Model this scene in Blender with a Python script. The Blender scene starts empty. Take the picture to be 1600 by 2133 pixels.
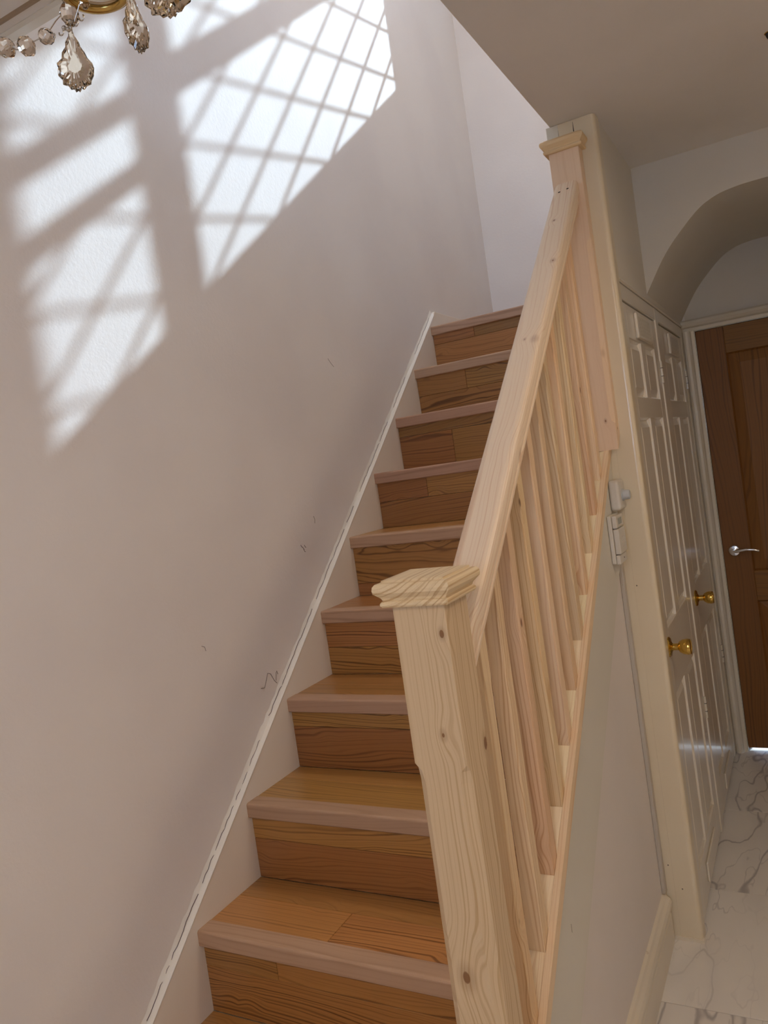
import bpy, bmesh, math, random
from mathutils import Vector, Matrix, Euler

# ------------------------------------------------------------------ camera, world, lights, exposure
S = bpy.context.scene
COL = S.collection
S.view_settings.view_transform = 'Standard'
S.view_settings.look = 'None'
S.view_settings.gamma = 1.0
S.view_settings.use_curve_mapping = False
S.view_settings.exposure = 0.55

cd = bpy.data.cameras.new('camera')
cam = bpy.data.objects.new('camera', cd)
COL.objects.link(cam)
R_ = Vector((0.87216278, 0.46782336, -0.14308525))
U_ = Vector((0.1092503, 0.0988404, 0.98908794))
F_ = Vector((-0.47686105, 0.87827779, -0.03509508))
Mc = Matrix(((R_.x, U_.x, -F_.x, 1.28661), (R_.y, U_.y, -F_.y, -1.01090), (R_.z, U_.z, -F_.z, 1.13495), (0, 0, 0, 1)))
cam.matrix_world = Mc
cd.sensor_fit = 'HORIZONTAL'
cd.sensor_width = 36.0
cd.lens = 1622.72 / 1600 * 36
cd.shift_x = (800 - 795.445) / 1600
cd.shift_y = (1045.56 - 1066.5) / 1600
cd.clip_start = 0.02
S.camera = cam

W = bpy.data.worlds.new('sky'); S.world = W; W.use_nodes = True
bg = W.node_tree.nodes['Background']
bg.inputs[0].default_value = (0.48, 0.68, 1.0, 1)
bg.inputs[1].default_value = 8.0

def light(name, typ, loc, energy, color, **kw):
    d = bpy.data.lights.new(name, typ); d.energy = energy; d.color = color
    for k, v in kw.items(): setattr(d, k, v)
    o = bpy.data.objects.new(name, d); COL.objects.link(o); o.location = loc
    return o
SUNK = 0.45      # sun travels (-SUNK, -1, -0.728)
sun = light('sun', 'SUN', (3, 6, 8), 5.6, (0.72, 0.88, 1.0), angle=math.radians(0.53))
sun.rotation_euler = Vector((SUNK, 1.0, 0.728)).to_track_quat('Z', 'Y').to_euler()
# ceiling lamp powers: the hall lamp out of view, and a fill lamp added upstairs
HALL_W, STAIR_FILL_W = 4.3, 15.0

# ------------------------------------------------------------------ dimensions
G, RS = 0.2217, 0.19                    # going and rise
FL, H = -0.385, 2.077                   # hall floor and hall ceiling
WL = -0.016                             # face of the left wall
XC, XO, YP, YA, YD = 0.8688, 0.743, 1.3494, 1.9342, 2.8675
TOPZ = 4.55

# ------------------------------------------------------------------ node helpers
def mat(name):
    m = bpy.data.materials.new(name); m.use_nodes = True
    nt = m.node_tree; b = nt.nodes['Principled BSDF']
    return m, nt, b
def N(nt, t, **kw):
    n = nt.nodes.new(t)
    for k, v in kw.items():
        if k.startswith('i_'):
            n.inputs[int(k[2:])].default_value = v
        else: setattr(n, k, v)
    return n
def L(nt, a, b): nt.links.new(a, b)
def math_(nt, op, a, b=None, c=None):
    n = nt.nodes.new('ShaderNodeMath'); n.operation = op
    for i, v in enumerate((a, b, c)):
        if v is None: continue
        if isinstance(v, (int, float)): n.inputs[i].default_value = v
        else: nt.links.new(v, n.inputs[i])
    return n.outputs[0]
def vmath(nt, op, a, b=None):
    n = nt.nodes.new('ShaderNodeVectorMath'); n.operation = op
    for i, v in enumerate((a, b)):
        if v is None: continue
        if isinstance(v, (tuple, list, Vector)): n.inputs[i].default_value = tuple(v)
        else: nt.links.new(v, n.inputs[i])
    return n.outputs[1] if op in ('LENGTH', 'DISTANCE', 'DOT_PRODUCT') else n.outputs[0]
def mixc(nt, fac, a, b, mode='MIX'):
    n = nt.nodes.new('ShaderNodeMix'); n.data_type = 'RGBA'; n.blend_type = mode
    for sock, v in ((n.inputs[0], fac), (n.inputs[6], a), (n.inputs[7], b)):
        if isinstance(v, (int, float)): sock.default_value = v
        elif isinstance(v, tuple): sock.default_value = v if len(v) == 4 else v + (1,)
        else: nt.links.new(v, sock)
    return n.outputs[2]
def smooth(nt, v, lo, hi, a=0.0, b=1.0):
    n = nt.nodes.new('ShaderNodeMapRange'); n.interpolation_type = 'SMOOTHSTEP'
    nt.links.new(v, n.inputs[0]); n.inputs[1].default_value = lo; n.inputs[2].default_value = hi
    n.inputs[3].default_value = a; n.inputs[4].default_value = b
    return n.outputs[0]
def noise(nt, vec, scale, detail=2.0, rough=0.5, out=0):
    n = nt.nodes.new('ShaderNodeTexNoise'); nt.links.new(vec, n.inputs['Vector'])
    n.inputs['Scale'].default_value = scale; n.inputs['Detail'].default_value = detail; n.inputs['Roughness'].default_value = rough
    return n.outputs[out]

AX = {'z': (0, 0, 0), 'x': (0, -math.pi / 2, 0), 'y': (math.pi / 2, 0, 0), 's': (math.pi / 2 - math.atan2(RS, G), 0, 0)}
def wood(name, light_c, dark_c, axis='z', freq=120, amp=0.012, tilt=0.03, contrast=0.6, knot_c=(0.16, 0.06, 0.02), knots=(), center=Vector(),
         rough=0.55, var=0.12, vor=1.0, pink=None, bump=0.15, grainy=0.35, pith=(0.05, 0.03), coat=0.0):
    """knots: (world position, radius)"""
    m, nt, b = mat(name)
    tc = N(nt, 'ShaderNodeTexCoord'); mp = N(nt, 'ShaderNodeMapping'); mp.inputs['Rotation'].default_value = AX[axis]
    L(nt, tc.outputs['Object'], mp.inputs[0]); P0 = mp.outputs[0]
    oi = N(nt, 'ShaderNodeObjectInfo'); rnd = oi.outputs['Random']
    off = N(nt, 'ShaderNodeCombineXYZ')
    L(nt, math_(nt, 'MULTIPLY', rnd, 0.11), off.inputs[0]); L(nt, math_(nt, 'MULTIPLY', math_(nt, 'FRACT', math_(nt, 'MULTIPLY', rnd, 7.31)), 0.09), off.inputs[1])
    L(nt, math_(nt, 'MULTIPLY', rnd, 37.0), off.inputs[2])
    P = vmath(nt, 'ADD', P0, off.outputs[0])
    sx = N(nt, 'ShaderNodeSeparateXYZ'); L(nt, P, sx.inputs[0]); a, c, l = sx.outputs
    pl = vmath(nt, 'MULTIPLY', P, (1, 1, 0.16))
    n1 = noise(nt, pl, 9.0, 2.0); n2 = noise(nt, pl, 34.0, 2.0)
    d1 = math_(nt, 'MULTIPLY', math_(nt, 'SUBTRACT', n1, 0.5), amp * 4)
    d2 = math_(nt, 'MULTIPLY', math_(nt, 'SUBTRACT', n2, 0.5), amp * 0.55)
    sw = math_(nt, 'MULTIPLY', math_(nt, 'SINE', math_(nt, 'MULTIPLY', l, 2.3)), tilt)
    ca = math_(nt, 'ADD', math_(nt, 'ADD', a, pith[0]), math_(nt, 'ADD', d1, sw))
    cc = math_(nt, 'ADD', math_(nt, 'ADD', c, pith[1]), d2)
    r = math_(nt, 'SQRT', math_(nt, 'ADD', math_(nt, 'MULTIPLY', ca, ca), math_(nt, 'MULTIPLY', cc, cc)))
    # scattered knots
    kmask = None
    if vor > 0:
        v = N(nt, 'ShaderNodeTexVoronoi'); L(nt, vmath(nt, 'MULTIPLY', P, (1, 1, 0.55)), v.inputs['Vector']); v.inputs['Scale'].default_value = 11.0
        dist = v.outputs['Distance']
        r = math_(nt, 'ADD', r, math_(nt, 'MULTIPLY', smooth(nt, dist, 0.0, 0.34, 1, 0), 0.014 * vor))
        sc = N(nt, 'ShaderNodeSeparateColor'); L(nt, v.outputs['Color'], sc.inputs[0]); kmask = math_(nt, 'MULTIPLY', smooth(nt, math_(nt, 'ADD', dist, math_(nt, 'MULTIPLY', n2, 0.03)), 0.055, 0.095, 1, 0), math_(nt, 'GREATER_THAN', sc.outputs[0], 0.35))
    rot = Euler(AX[axis]).to_matrix()
    for (wp, rad) in knots:
        lp = rot @ (Vector(wp) - center)
        dv = vmath(nt, 'MULTIPLY', vmath(nt, 'SUBTRACT', P0, lp), (1, 1, 0.62))
        dl = vmath(nt, 'LENGTH', dv)
        r = math_(nt, 'ADD', r, math_(nt, 'MULTIPLY', smooth(nt, dl, 0.0, rad * 5.0, 1, 0), rad * 1.4))
        k = math_(nt, 'MAXIMUM', smooth(nt, math_(nt, 'ADD', dl, math_(nt, 'MULTIPLY', math_(nt, 'SUBTRACT', n2, 0.5), rad)), rad * 0.4, rad * 0.62, 1, 0), smooth(nt, dl, rad * 0.5, rad * 1.6, 0.35, 0))
        kmask = k if kmask is None else math_(nt, 'MAXIMUM', kmask, k)
    nd = N(nt, 'ShaderNodeTexNoise', noise_dimensions='1D'); L(nt, math_(nt, 'MULTIPLY', r, freq * 2.0), nd.inputs['W']); nd.inputs['Scale'].default_value = 1.0; nd.inputs['Detail'].default_value = 1.0
    ring = math_(nt, 'POWER', smooth(nt, nd.outputs[0], 0.40, 0.72), 1.5)
    fade = smooth(nt, noise(nt, pl, 5.0, 1.0), 0.3, 0.7, 0.35, 1.0)
    fine = noise(nt, vmath(nt, 'MULTIPLY', P, (1, 1, 0.03)), 420.0, 2.0, 0.6)
    f = math_(nt, 'MULTIPLY', math_(nt, 'MULTIPLY', ring, fade), contrast)
    f = math_(nt, 'ADD', f, math_(nt, 'MULTIPLY', math_(nt, 'SUBTRACT', fine, 0.5), grainy))
    col = mixc(nt, f, light_c, dark_c)
    if pink:
        col = mixc(nt, smooth(nt, noise(nt, pl, 7.0, 1.0), 0.42, 0.66), col, mixc(nt, 1.0, col, pink, 'MULTIPLY'))
    if kmask is not None:
        col = mixc(nt, math_(nt, 'MULTIPLY', kmask, 0.9), col, knot_c)
    hv = N(nt, 'ShaderNodeHueSaturation'); L(nt, col, hv.inputs['Color'])
    L(nt, math_(nt, 'MULTIPLY_ADD', math_(nt, 'FRACT', math_(nt, 'MULTIPLY', rnd, 13.7)), var * 2, 1 - var), hv.inputs['Value'])
    L(nt, math_(nt, 'MULTIPLY_ADD', math_(nt, 'FRACT', math_(nt, 'MULTIPLY', rnd, 5.1)), 0.02, 0.49), hv.inputs['Hue'])
    L(nt, hv.outputs[0], b.inputs['Base Color'])
    b.inputs['Roughness'].default_value = rough
    b.inputs['Coat Weight'].default_value = coat; b.inputs['Coat Roughness'].default_value = 0.25
    bp = N(nt, 'ShaderNodeBump'); bp.inputs['Strength'].default_value = bump; bp.inputs['Distance'].default_value = 0.0006
    L(nt, fine, bp.inputs['Height']); L(nt, bp.outputs[0], b.inputs['Normal'])
    return m

def paint(name, col, rough=0.5, bump=0.12, bscale=260, blotch=0.05, blotch_c=None, coat=0.0, grime=None):
    m, nt, b = mat(name)
    tc = N(nt, 'ShaderNodeTexCoord'); v = tc.outputs['Object']
    n1 = noise(nt, v, 2.6, 3.0); dark = tuple(x * 0.9 for x in col) if blotch_c is None else blotch_c
    c = mixc(nt, smooth(nt, n1, 0.35, 0.7, 0, blotch * 10), col, dark)
    if grime:
        c = mixc(nt, smooth(nt, noise(nt, v, 38.0, 5.0, 0.7), 0.66, 0.74, 0, 0.6), c, grime)
    L(nt, c, b.inputs['Base Color']); b.inputs['Roughness'].default_value = rough
    b.inputs['Coat Weight'].default_value = coat; b.inputs['Coat Roughness'].default_value = 0.15
    bp = N(nt, 'ShaderNodeBump'); bp.inputs['Strength'].default_value = bump; bp.inputs['Distance'].default_value = 0.002
    L(nt, noise(nt, v, bscale, 4.0, 0.6), bp.inputs['Height']); L(nt, bp.outputs[0], b.inputs['Normal'])
    return m
def metal(name, col, rough=0.2, metallic=1.0):
    m, nt, b = mat(name)
    tc = N(nt, 'ShaderNodeTexCoord')
    L(nt, mixc(nt, noise(nt, tc.outputs['Object'], 60, 3), col, tuple(x * 0.8 for x in col)), b.inputs['Base Color'])
    b.inputs['Metallic'].default_value = metallic; b.inputs['Roughness'].default_value = rough
    return m
def plain(name, col, rough=0.5):
    m, nt, b = mat(name)
    tc = N(nt, 'ShaderNodeTexCoord')
    L(nt, mixc(nt, noise(nt, tc.outputs['Object'], 90, 2), col, tuple(x * 0.92 for x in col)), b.inputs['Base Color'])
    b.inputs['Roughness'].default_value = rough
    return m
def glass(name, col, ior=1.5, rough=0.0):
    m, nt, b = mat(name)
    tc = N(nt, 'ShaderNodeTexCoord')
    L(nt, mixc(nt, noise(nt, tc.outputs['Object'], 40, 2), col, tuple(x * 0.85 for x in col)), b.inputs['Base Color'])
    b.inputs['Transmission Weight'].default_value = 1.0; b.inputs['IOR'].default_value = ior; b.inputs['Roughness'].default_value = rough
    return m
def pane_mat(name, tint=(0.97, 0.985, 1.0)):
    m = bpy.data.materials.new(name); m.use_nodes = True; nt = m.node_tree; nt.nodes.clear()
    o = N(nt, 'ShaderNodeOutputMaterial'); t = N(nt, 'ShaderNodeBsdfTransparent'); g = N(nt, 'ShaderNodeBsdfGlossy'); mx = N(nt, 'ShaderNodeMixShader'); fr = N(nt, 'ShaderNodeFresnel')
    tc = N(nt, 'ShaderNodeTexCoord')
    L(nt, mixc(nt, noise(nt, tc.outputs['Object'], 12, 2), tint, tuple(x * 0.96 for x in tint)), t.inputs[0])
    g.inputs['Roughness'].default_value = 0.02; fr.inputs[0].default_value = 1.45
    L(nt, fr.outputs[0], mx.inputs[0]); L(nt, t.outputs[0], mx.inputs[1]); L(nt, g.outputs[0], mx.inputs[2]); L(nt, mx.outputs[0], o.inputs[0])
    return m
def emit(name, col, strength):
    m, nt, b = mat(name)
    b.inputs['Emission Color'].default_value = col + (1,); b.inputs['Emission Strength'].default_value = strength
    tc = N(nt, 'ShaderNodeTexCoord'); L(nt, mixc(nt, noise(nt, tc.outputs['Object'], 4, 1), (0.8, 0.8, 0.8), (0.78, 0.78, 0.78)), b.inputs['Base Color'])
    return m

def marble(name):
    m, nt, b = mat(name)
    tc = N(nt, 'ShaderNodeTexCoord'); oi = N(nt, 'ShaderNodeObjectInfo')
    off = N(nt, 'ShaderNodeCombineXYZ'); L(nt, math_(nt, 'MULTIPLY', oi.outputs['Random'], 23.0), off.inputs[0]); L(nt, math_(nt, 'MULTIPLY', oi.outputs['Random'], 71.0), off.inputs[1])
    P = vmath(nt, 'ADD', tc.outputs['Object'], off.outputs[0])
    mpg = N(nt, 'ShaderNodeMapping'); mpg.inputs['Rotation'].default_value = (0, 0, 0.75); mpg.inputs['Scale'].default_value = (1.5, 0.55, 1); L(nt, P, mpg.inputs[0]); P = mpg.outputs[0]
    w = N(nt, 'ShaderNodeTexNoise'); L(nt, P, w.inputs['Vector']); w.inputs['Scale'].default_value = 3.0; w.inputs['Detail'].default_value = 5
    P2 = vmath(nt, 'ADD', P, vmath(nt, 'MULTIPLY', vmath(nt, 'SUBTRACT', w.outputs['Color'], (0.5, 0.5, 0.5)), (0.16, 0.16, 0.16)))
    n1 = noise(nt, P2, 1.7, 3.0, 0.55); n2 = noise(nt, P2, 4.4, 3.0, 0.6); n3 = noise(nt, P, 2.0, 2.0)
    v1 = smooth(nt, math_(nt, 'ABSOLUTE', math_(nt, 'SUBTRACT', n1, 0.5)), 0.0, 0.009, 1, 0)
    v2 = smooth(nt, math_(nt, 'ABSOLUTE', math_(nt, 'SUBTRACT', n2, 0.52)), 0.0, 0.012, 0.5, 0)
    halo = smooth(nt, math_(nt, 'ABSOLUTE', math_(nt, 'SUBTRACT', n1, 0.5)), 0.0, 0.09, 0.3, 0)
    gate = smooth(nt, n3, 0.38, 0.52, 0.25, 1.0)
    c = mixc(nt, halo, (0.80, 0.76, 0.70), (0.62, 0.59, 0.56))
    c = mixc(nt, math_(nt, 'MULTIPLY', math_(nt, 'MAXIMUM', v1, v2), gate), c, (0.44, 0.41, 0.40))
    L(nt, c, b.inputs['Base Color']); b.inputs['Roughness'].default_value = 0.22
    return m

# ------------------------------------------------------------------ materials
M = {}
M['wall'] = paint('wall_plaster', (0.80, 0.765, 0.74), 0.75, 0.28, 95, 0.06, (0.74, 0.70, 0.685))
M['ceil'] = paint('ceiling_paint', (0.76, 0.715, 0.66), 0.8, 0.15, 60, 0.06)
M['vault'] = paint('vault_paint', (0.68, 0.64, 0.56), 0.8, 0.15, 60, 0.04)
M['string'] = paint('string_paint', (0.80, 0.74, 0.66), 0.45, 0.08, 80, 0.06, (0.74, 0.66, 0.55))
M['ostring'] = paint('outer_string_paint', (0.70, 0.66, 0.57), 0.5, 0.1, 80, 0.04)
M['spandrel'] = paint('spandrel_paint', (0.76, 0.70, 0.65), 0.6, 0.1, 80, 0.04)
M['cream'] = paint('cream_gloss', (0.76, 0.66, 0.48), 0.3, 0.05, 30, 0.05, (0.72, 0.60, 0.42), coat=0.3)
M['door'] = paint('door_gloss', (0.80, 0.74, 0.63), 0.28, 0.06, 50, 0.05, coat=0.4)
M['frame'] = paint('frame_gloss', (0.72, 0.67, 0.56), 0.25, 0.12, 40, 0.05, coat=0.5)
M['skirt'] = paint('skirting_paint', (0.76, 0.68, 0.55), 0.35, 0.12, 60, 0.06, coat=0.2, grime=(0.45, 0.32, 0.22))
M['caulk'] = paint('caulk', (0.83, 0.80, 0.74), 0.7, 0.9, 55, 0.08)
M['grout'] = plain('grout', (0.34, 0.30, 0.25), 0.9)
M['dark'] = plain('dark_gap', (0.03, 0.022, 0.018), 0.9)
M['slot'] = plain('brown_mark', (0.20, 0.17, 0.13), 0.9)  # dark brown of the scratch and the chips
M['ventslot'] = plain('vent_slot_shade', (0.42, 0.37, 0.30), 0.8)  # darker tint for the shade inside the vent slots
M['mark'] = plain('scuff_ink', (0.12, 0.09, 0.10), 0.8)
M['marble'] = marble('marble_tile')
M['plastic'] = plain('white_plastic', (0.66, 0.62, 0.55), 0.4)
M['plastic_b'] = plain('blue_grey_plastic', (0.50, 0.53, 0.56), 0.45)
M['lcd'] = plain('lcd', (0.20, 0.24, 0.22), 0.15)
M['brass'] = metal('polished_brass', (0.72, 0.48, 0.12), 0.12)
M['gold'] = metal('antique_gold', (0.60, 0.42, 0.14), 0.22)
M['chrome'] = metal('chrome', (0.75, 0.76, 0.78), 0.12)
M['wire'] = metal('silver_wire', (0.62, 0.60, 0.56), 0.25)
M['crystal'] = glass('smoky_crystal', (0.86, 0.76, 0.64), 1.55)
M['bead'] = glass('bead_crystal', (0.93, 0.84, 0.74), 1.6)
M['pane'] = pane_mat('window_pane')
M['lead'] = plain('lead_came', (0.10, 0.10, 0.11), 0.5)
M['upvc'] = plain('white_window_frame', (0.78, 0.79, 0.80), 0.4)
M['lampglass'] = emit('lamp_diffuser', (1.0, 0.78, 0.52), 3.0)
M['conduit'] = paint('conduit_paint', (0.52, 0.47, 0.40), 0.6, 0.4, 40, 0.08, grime=(0.2, 0.14, 0.1))
OAKL, OAKD = (0.37, 0.172, 0.048), (0.11, 0.040, 0.010)
M['oak_tread'] = wood('oak_tread', (0.44, 0.215, 0.066), OAKD, 'x', 100, 0.020, 0.03, 0.8, (0.06, 0.025, 0.01), rough=0.32, var=0.14, vor=1.0, coat=0.25, pith=(0.02, 0.05))
M['oak_riser'] = wood('oak_riser', OAKL, OAKD, 'x', 100, 0.022, 0.03, 0.95, (0.05, 0.02, 0.01), rough=0.34, var=0.16, vor=1.0, coat=0.2, pith=(0.05, 0.02))
M['oak_nose'] = wood('oak_nosing', (0.46, 0.285, 0.19), (0.28, 0.15, 0.09), 'x', 70, 0.02, 0.02, 0.55, (0.2, 0.1, 0.06), rough=0.5, var=0.06, vor=0.0)
PL, PD, PK = (0.80, 0.605, 0.39), (0.52, 0.27, 0.11), (0.20, 0.075, 0.025)
PINK = (1.0, 0.91, 0.84)
M['pine_z'] = wood('pine_upright', PL, PD, 'z', 130, 0.012, 0.014, 0.7, PK, vor=1.0, pink=PINK, pith=(0.035, 0.02), var=0.10)
M['pine_s'] = wood('pine_slope', (0.82, 0.67, 0.47), (0.62, 0.38, 0.19), 's', 110, 0.012, 0.014, 0.5, PK, vor=1.0, pink=PINK, pith=(0.035, 0.02), var=0.05)
M['pine_fillet'] = wood('pine_fillet', (0.86, 0.70, 0.46), (0.66, 0.42, 0.20), 's', 130, 0.01, 0.01, 0.5, PK, vor=1.0, pith=(0.03, 0.02), var=0.05)
M['oak_door'] = wood('oak_door', (0.235, 0.095, 0.018), (0.085, 0.03, 0.006), 'z', 60, 0.02, 0.03, 0.6, (0.05, 0.02, 0.01), rough=0.55, var=0.08, vor=0.0)
M['oak_door_x'] = wood('oak_door_cross', (0.235, 0.095, 0.018), (0.085, 0.03, 0.006), 'x', 60, 0.02, 0.03, 0.6, (0.05, 0.02, 0.01), rough=0.55, var=0.08, vor=0.0)

# ------------------------------------------------------------------ object helpers
def link_mesh(name, bm, material, parent=None, smoothf=False, bevel=0.0, segs=1):
    bmesh.ops.remove_doubles(bm, verts=bm.verts, dist=1e-6)
    bmesh.ops.recalc_face_normals(bm, faces=bm.faces)
    xs = [v.co for v in bm.verts]
    lo = Vector((min(v.x for v in xs), min(v.y for v in xs), min(v.z for v in xs)))
    hi = Vector((max(v.x for v in xs), max(v.y for v in xs), max(v.z for v in xs)))
    c = Vector(((lo.x + hi.x) / 2, (lo.y + hi.y) / 2, lo.z if parent is None else (lo.z + hi.z) / 2))
    for v in bm.verts: v.co -= c
    me = bpy.data.meshes.new(name); bm.to_mesh(me); bm.free()
    if smoothf:
        for p in me.polygons: p.use_smooth = True
        me.set_sharp_from_angle(angle=math.radians(38))
    if callable(material): material = material(c)
    me.materials.append(material)
    o = bpy.data.objects.new(name, me); COL.objects.link(o); o.location = c
    if parent is not None:
        o.parent = parent; o.matrix_parent_inverse = Matrix.Translation(world_loc(parent)).inverted()
    if bevel > 0:
        md = o.modifiers.new('bevel', 'BEVEL'); md.width = bevel; md.segments = segs; md.limit_method = 'ANGLE'; md.angle_limit = math.radians(35)
        md.harden_normals = False
    return o
WLOC = {}
def world_loc(o):
    # every object here is unrotated: world location is the local location after parenting with an inverse translation
    return o.location.copy() if o.parent is None or True else None
def thing(name, loc, label, category=None, kind=None, group=None):
    o = bpy.data.objects.new(name, None); COL.objects.link(o); o.location = loc; o.empty_display_size = 0.05
    return tag(o, label, category, kind, group)
def tag(o, label=None, category=None, kind=None, group=None):
    if label: o['label'] = label
    if category: o['category'] = category
    if kind: o['kind'] = kind
    if group: o['group'] = group
    return o
def BM(): return bmesh.new()
def hexa(bm, p):
    v = [bm.verts.new(q) for q in p]
    for f in ((0, 1, 2, 3), (4, 7, 6, 5), (0, 4, 5, 1), (1, 5, 6, 2), (2, 6, 7, 3), (3, 7, 4, 0)):
        bm.faces.new([v[i] for i in f])
def box(bm, x0, x1, y0, y1, z0, z1):
    hexa(bm, [(x0, y0, z0), (x1, y0, z0), (x1, y1, z0), (x0, y1, z0), (x0, y0, z1), (x1, y0, z1), (x1, y1, z1), (x0, y1, z1)])
def shear(bm, x0, x1, y0, y1, zlo, zhi):
    hexa(bm, [(x0, y0, zlo(y0)), (x1, y0, zlo(y0)), (x1, y1, zlo(y1)), (x0, y1, zlo(y1)), (x0, y0, zhi(y0)), (x1, y0, zhi(y0)), (x1, y1, zhi(y1)), (x0, y1, zhi(y1))])
def prism(bm, pts, ax, a0, a1):
    """pts: 2D polygon in the two other axes, extruded along ax from a0 to a1"""
    def mk(p, a):
        if ax == 'x': return (a, p[0], p[1])
        if ax == 'y': return (p[0], a, p[1])
        return (p[0], p[1], a)
    A = [bm.verts.new(mk(p, a0)) for p in pts]; B = [bm.verts.new(mk(p, a1)) for p in pts]
    n = len(pts)
    bm.faces.new(A); bm.faces.new(list(reversed(B)))
    for i in range(n): bm.faces.new([A[i], A[(i + 1) % n], B[(i + 1) % n], B[i]])
def bxo(name, x0, x1, y0, y1, z0, z1, m, parent=None, bevel=0.0, segs=1):
    bm = BM(); box(bm, x0, x1, y0, y1, z0, z1); return link_mesh(name, bm, m, parent, bevel=bevel, segs=segs)
def lathe(bm, prof, origin, axis, n=24):
    """prof: (radius, height along axis)"""
    axis = Vector(axis).normalized(); q = axis.to_track_quat('Z', 'Y'); o = Vector(origin)
    rings = []
    for r, h in prof:
        if r < 1e-6: rings.append([bm.verts.new(o + q @ Vector((0, 0, h)))])
        else: rings.append([bm.verts.new(o + q @ Vector((r * math.cos(2 * math.pi * i / n), r * math.sin(2 * math.pi * i / n), h))) for i in range(n)])
    for A, B in zip(rings, rings[1:]):
        if len(A) == 1 and len(B) == 1: continue
        for i in range(n):
            j = (i + 1) % n
            if len(A) == 1: bm.faces.new([A[0], B[i], B[j]])
            elif len(B) == 1: bm.faces.new([A[i], A[j], B[0]])
            else: bm.faces.new([A[i], A[j], B[j], B[i]])
    if len(rings[0]) > 1: bm.faces.new(list(reversed(rings[0])))
    if len(rings[-1]) > 1: bm.faces.new(rings[-1])
def tube(bm, pts, r, n=8, closed=False, r2=None):
    pts = [Vector(p) for p in pts]; rings = []; m = len(pts)
    prev = None
    for i, p in enumerate(pts):
        if closed: t = pts[(i + 1) % m] - pts[i - 1]
        else: t = pts[min(i + 1, m - 1)] - pts[max(i - 1, 0)]
        t.normalize()
        if prev is None:
            up = Vector((0, 0, 1)) if abs(t.z) < 0.9 else Vector((1, 0, 0))
            s = t.cross(up).normalized()
        else: s = (prev - t * prev.dot(t)).normalized()
        prev = s; u = s.cross(t)
        rr = r if r2 is None else r + (r2 - r) * i / (m - 1)
        rings.append([bm.verts.new(p + (s * math.cos(2 * math.pi * k / n) + u * math.sin(2 * math.pi * k / n)) * rr) for k in range(n)])
    pairs = list(zip(rings, rings[1:])) + ([(rings[-1], rings[0])] if closed else [])
    for A, B in pairs:
        for k in range(n): bm.faces.new([A[k], A[(k + 1) % n], B[(k + 1) % n], B[k]])
    if not closed: bm.faces.new(list(reversed(rings[0]))); bm.faces.new(rings[-1])

# ------------------------------------------------------------------ the setting
def ST(name, bm, m, label, parent=None, **kw):
    o = link_mesh(name, bm, m, parent, **kw)
    return tag(o, label, None, 'structure')
bm = BM(); box(bm, -0.15, WL, -2.4, YD + 0.15, FL - 0.05, TOPZ)
wall_left = ST('wall_left', bm, M['wall'], 'tall white plastered wall left of the stairs with sun patches')
# far wall with a doorway below and the landing window above
DX0, DX1, DZ1 = 0.885, 1.70, 1.60
WX0, WX1, WZ0, WZ1 = 0.360, 1.360, 3.31, 4.24
bm = BM()
for x0, x1, z0, z1 in ((-0.016, DX0, FL - 0.05, WZ0), (DX1, 2.3, FL - 0.05, WZ0), (DX0, DX1, 2.09, WZ0), (-0.016, WX0, WZ0, WZ1), (WX1, 2.3, WZ0, WZ1), (-0.016, 2.3, WZ1, TOPZ)):
    box(bm, x0, x1, YD, YD + 0.15, z0, z1)
ST('wall_far', bm, M['wall'], 'white wall beyond the top of the stairs')
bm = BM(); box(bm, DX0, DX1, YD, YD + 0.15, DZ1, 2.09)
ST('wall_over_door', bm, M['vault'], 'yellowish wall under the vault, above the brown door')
bm = BM(); box(bm, 2.3, 2.42, -2.4, YD + 0.15, FL - 0.05, TOPZ)
ST('wall_right', bm, M['wall'], 'right wall of the hall, out of the frame')
# wall behind the camera, with openings added to let skylight in
bm = BM()
for x0, x1, z0, z1 in ((-0.15, 0.75, FL - 0.05, TOPZ), (1.65, 2.42, FL - 0.05, TOPZ), (0.75, 1.65, 1.70, 2.9), (0.75, 1.65, 3.9, TOPZ), (0.75, 1.65, FL - 0.05, 1.0), (0.75, 1.0, 1.0, 1.70)):
    box(bm, x0, x1, -2.52, -2.4, z0, z1)
ST('wall_back', bm, M['wall'], 'wall behind the camera')
bm = BM(); box(bm, -0.15, 2.42, -2.52, YD + 0.15, TOPZ, TOPZ + 0.1)
ST('ceiling_upper', bm, M['ceil'], 'upstairs ceiling')
# hall ceiling with the stair opening cut out of it
YE = 0.072
bm = BM()
prism(bm, [(-0.016, -2.4), (2.3, -2.4), (2.3, YD), (XO, YD), (XO, YE), (-0.016, YE)], 'z', H, H + 0.17)
ST('ceiling', bm, M['ceil'], 'flat hall ceiling with its edge open over the stairs')
bm = BM(); prism(bm, [(YE + 0.004, H - 0.006), (YE - 0.016, H - 0.006), (YE - 0.022, H - 0.001), (YE - 0.022, H + 0.004), (YE + 0.004, H + 0.03)], 'x', -0.016, XO)
ST('trim_1', bm, M['frame'], 'moulded edging strip along the stair opening, beside the chandelier')
bm = BM(); prism(bm, [(YE - 0.047, H - 0.0035), (YE - 0.052, H + 0.001), (YE - 0.037, H + 0.001), (YE - 0.042, H - 0.0035)], 'x', -0.016, XO)
ST('trim_2', bm, plain('step_shade_brown', (0.34, 0.24, 0.15), 0.7), 'thin strip across the ceiling board, brown tint standing for step shade')  # brown colour stands in for the shadow of a step in the ceiling board

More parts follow.
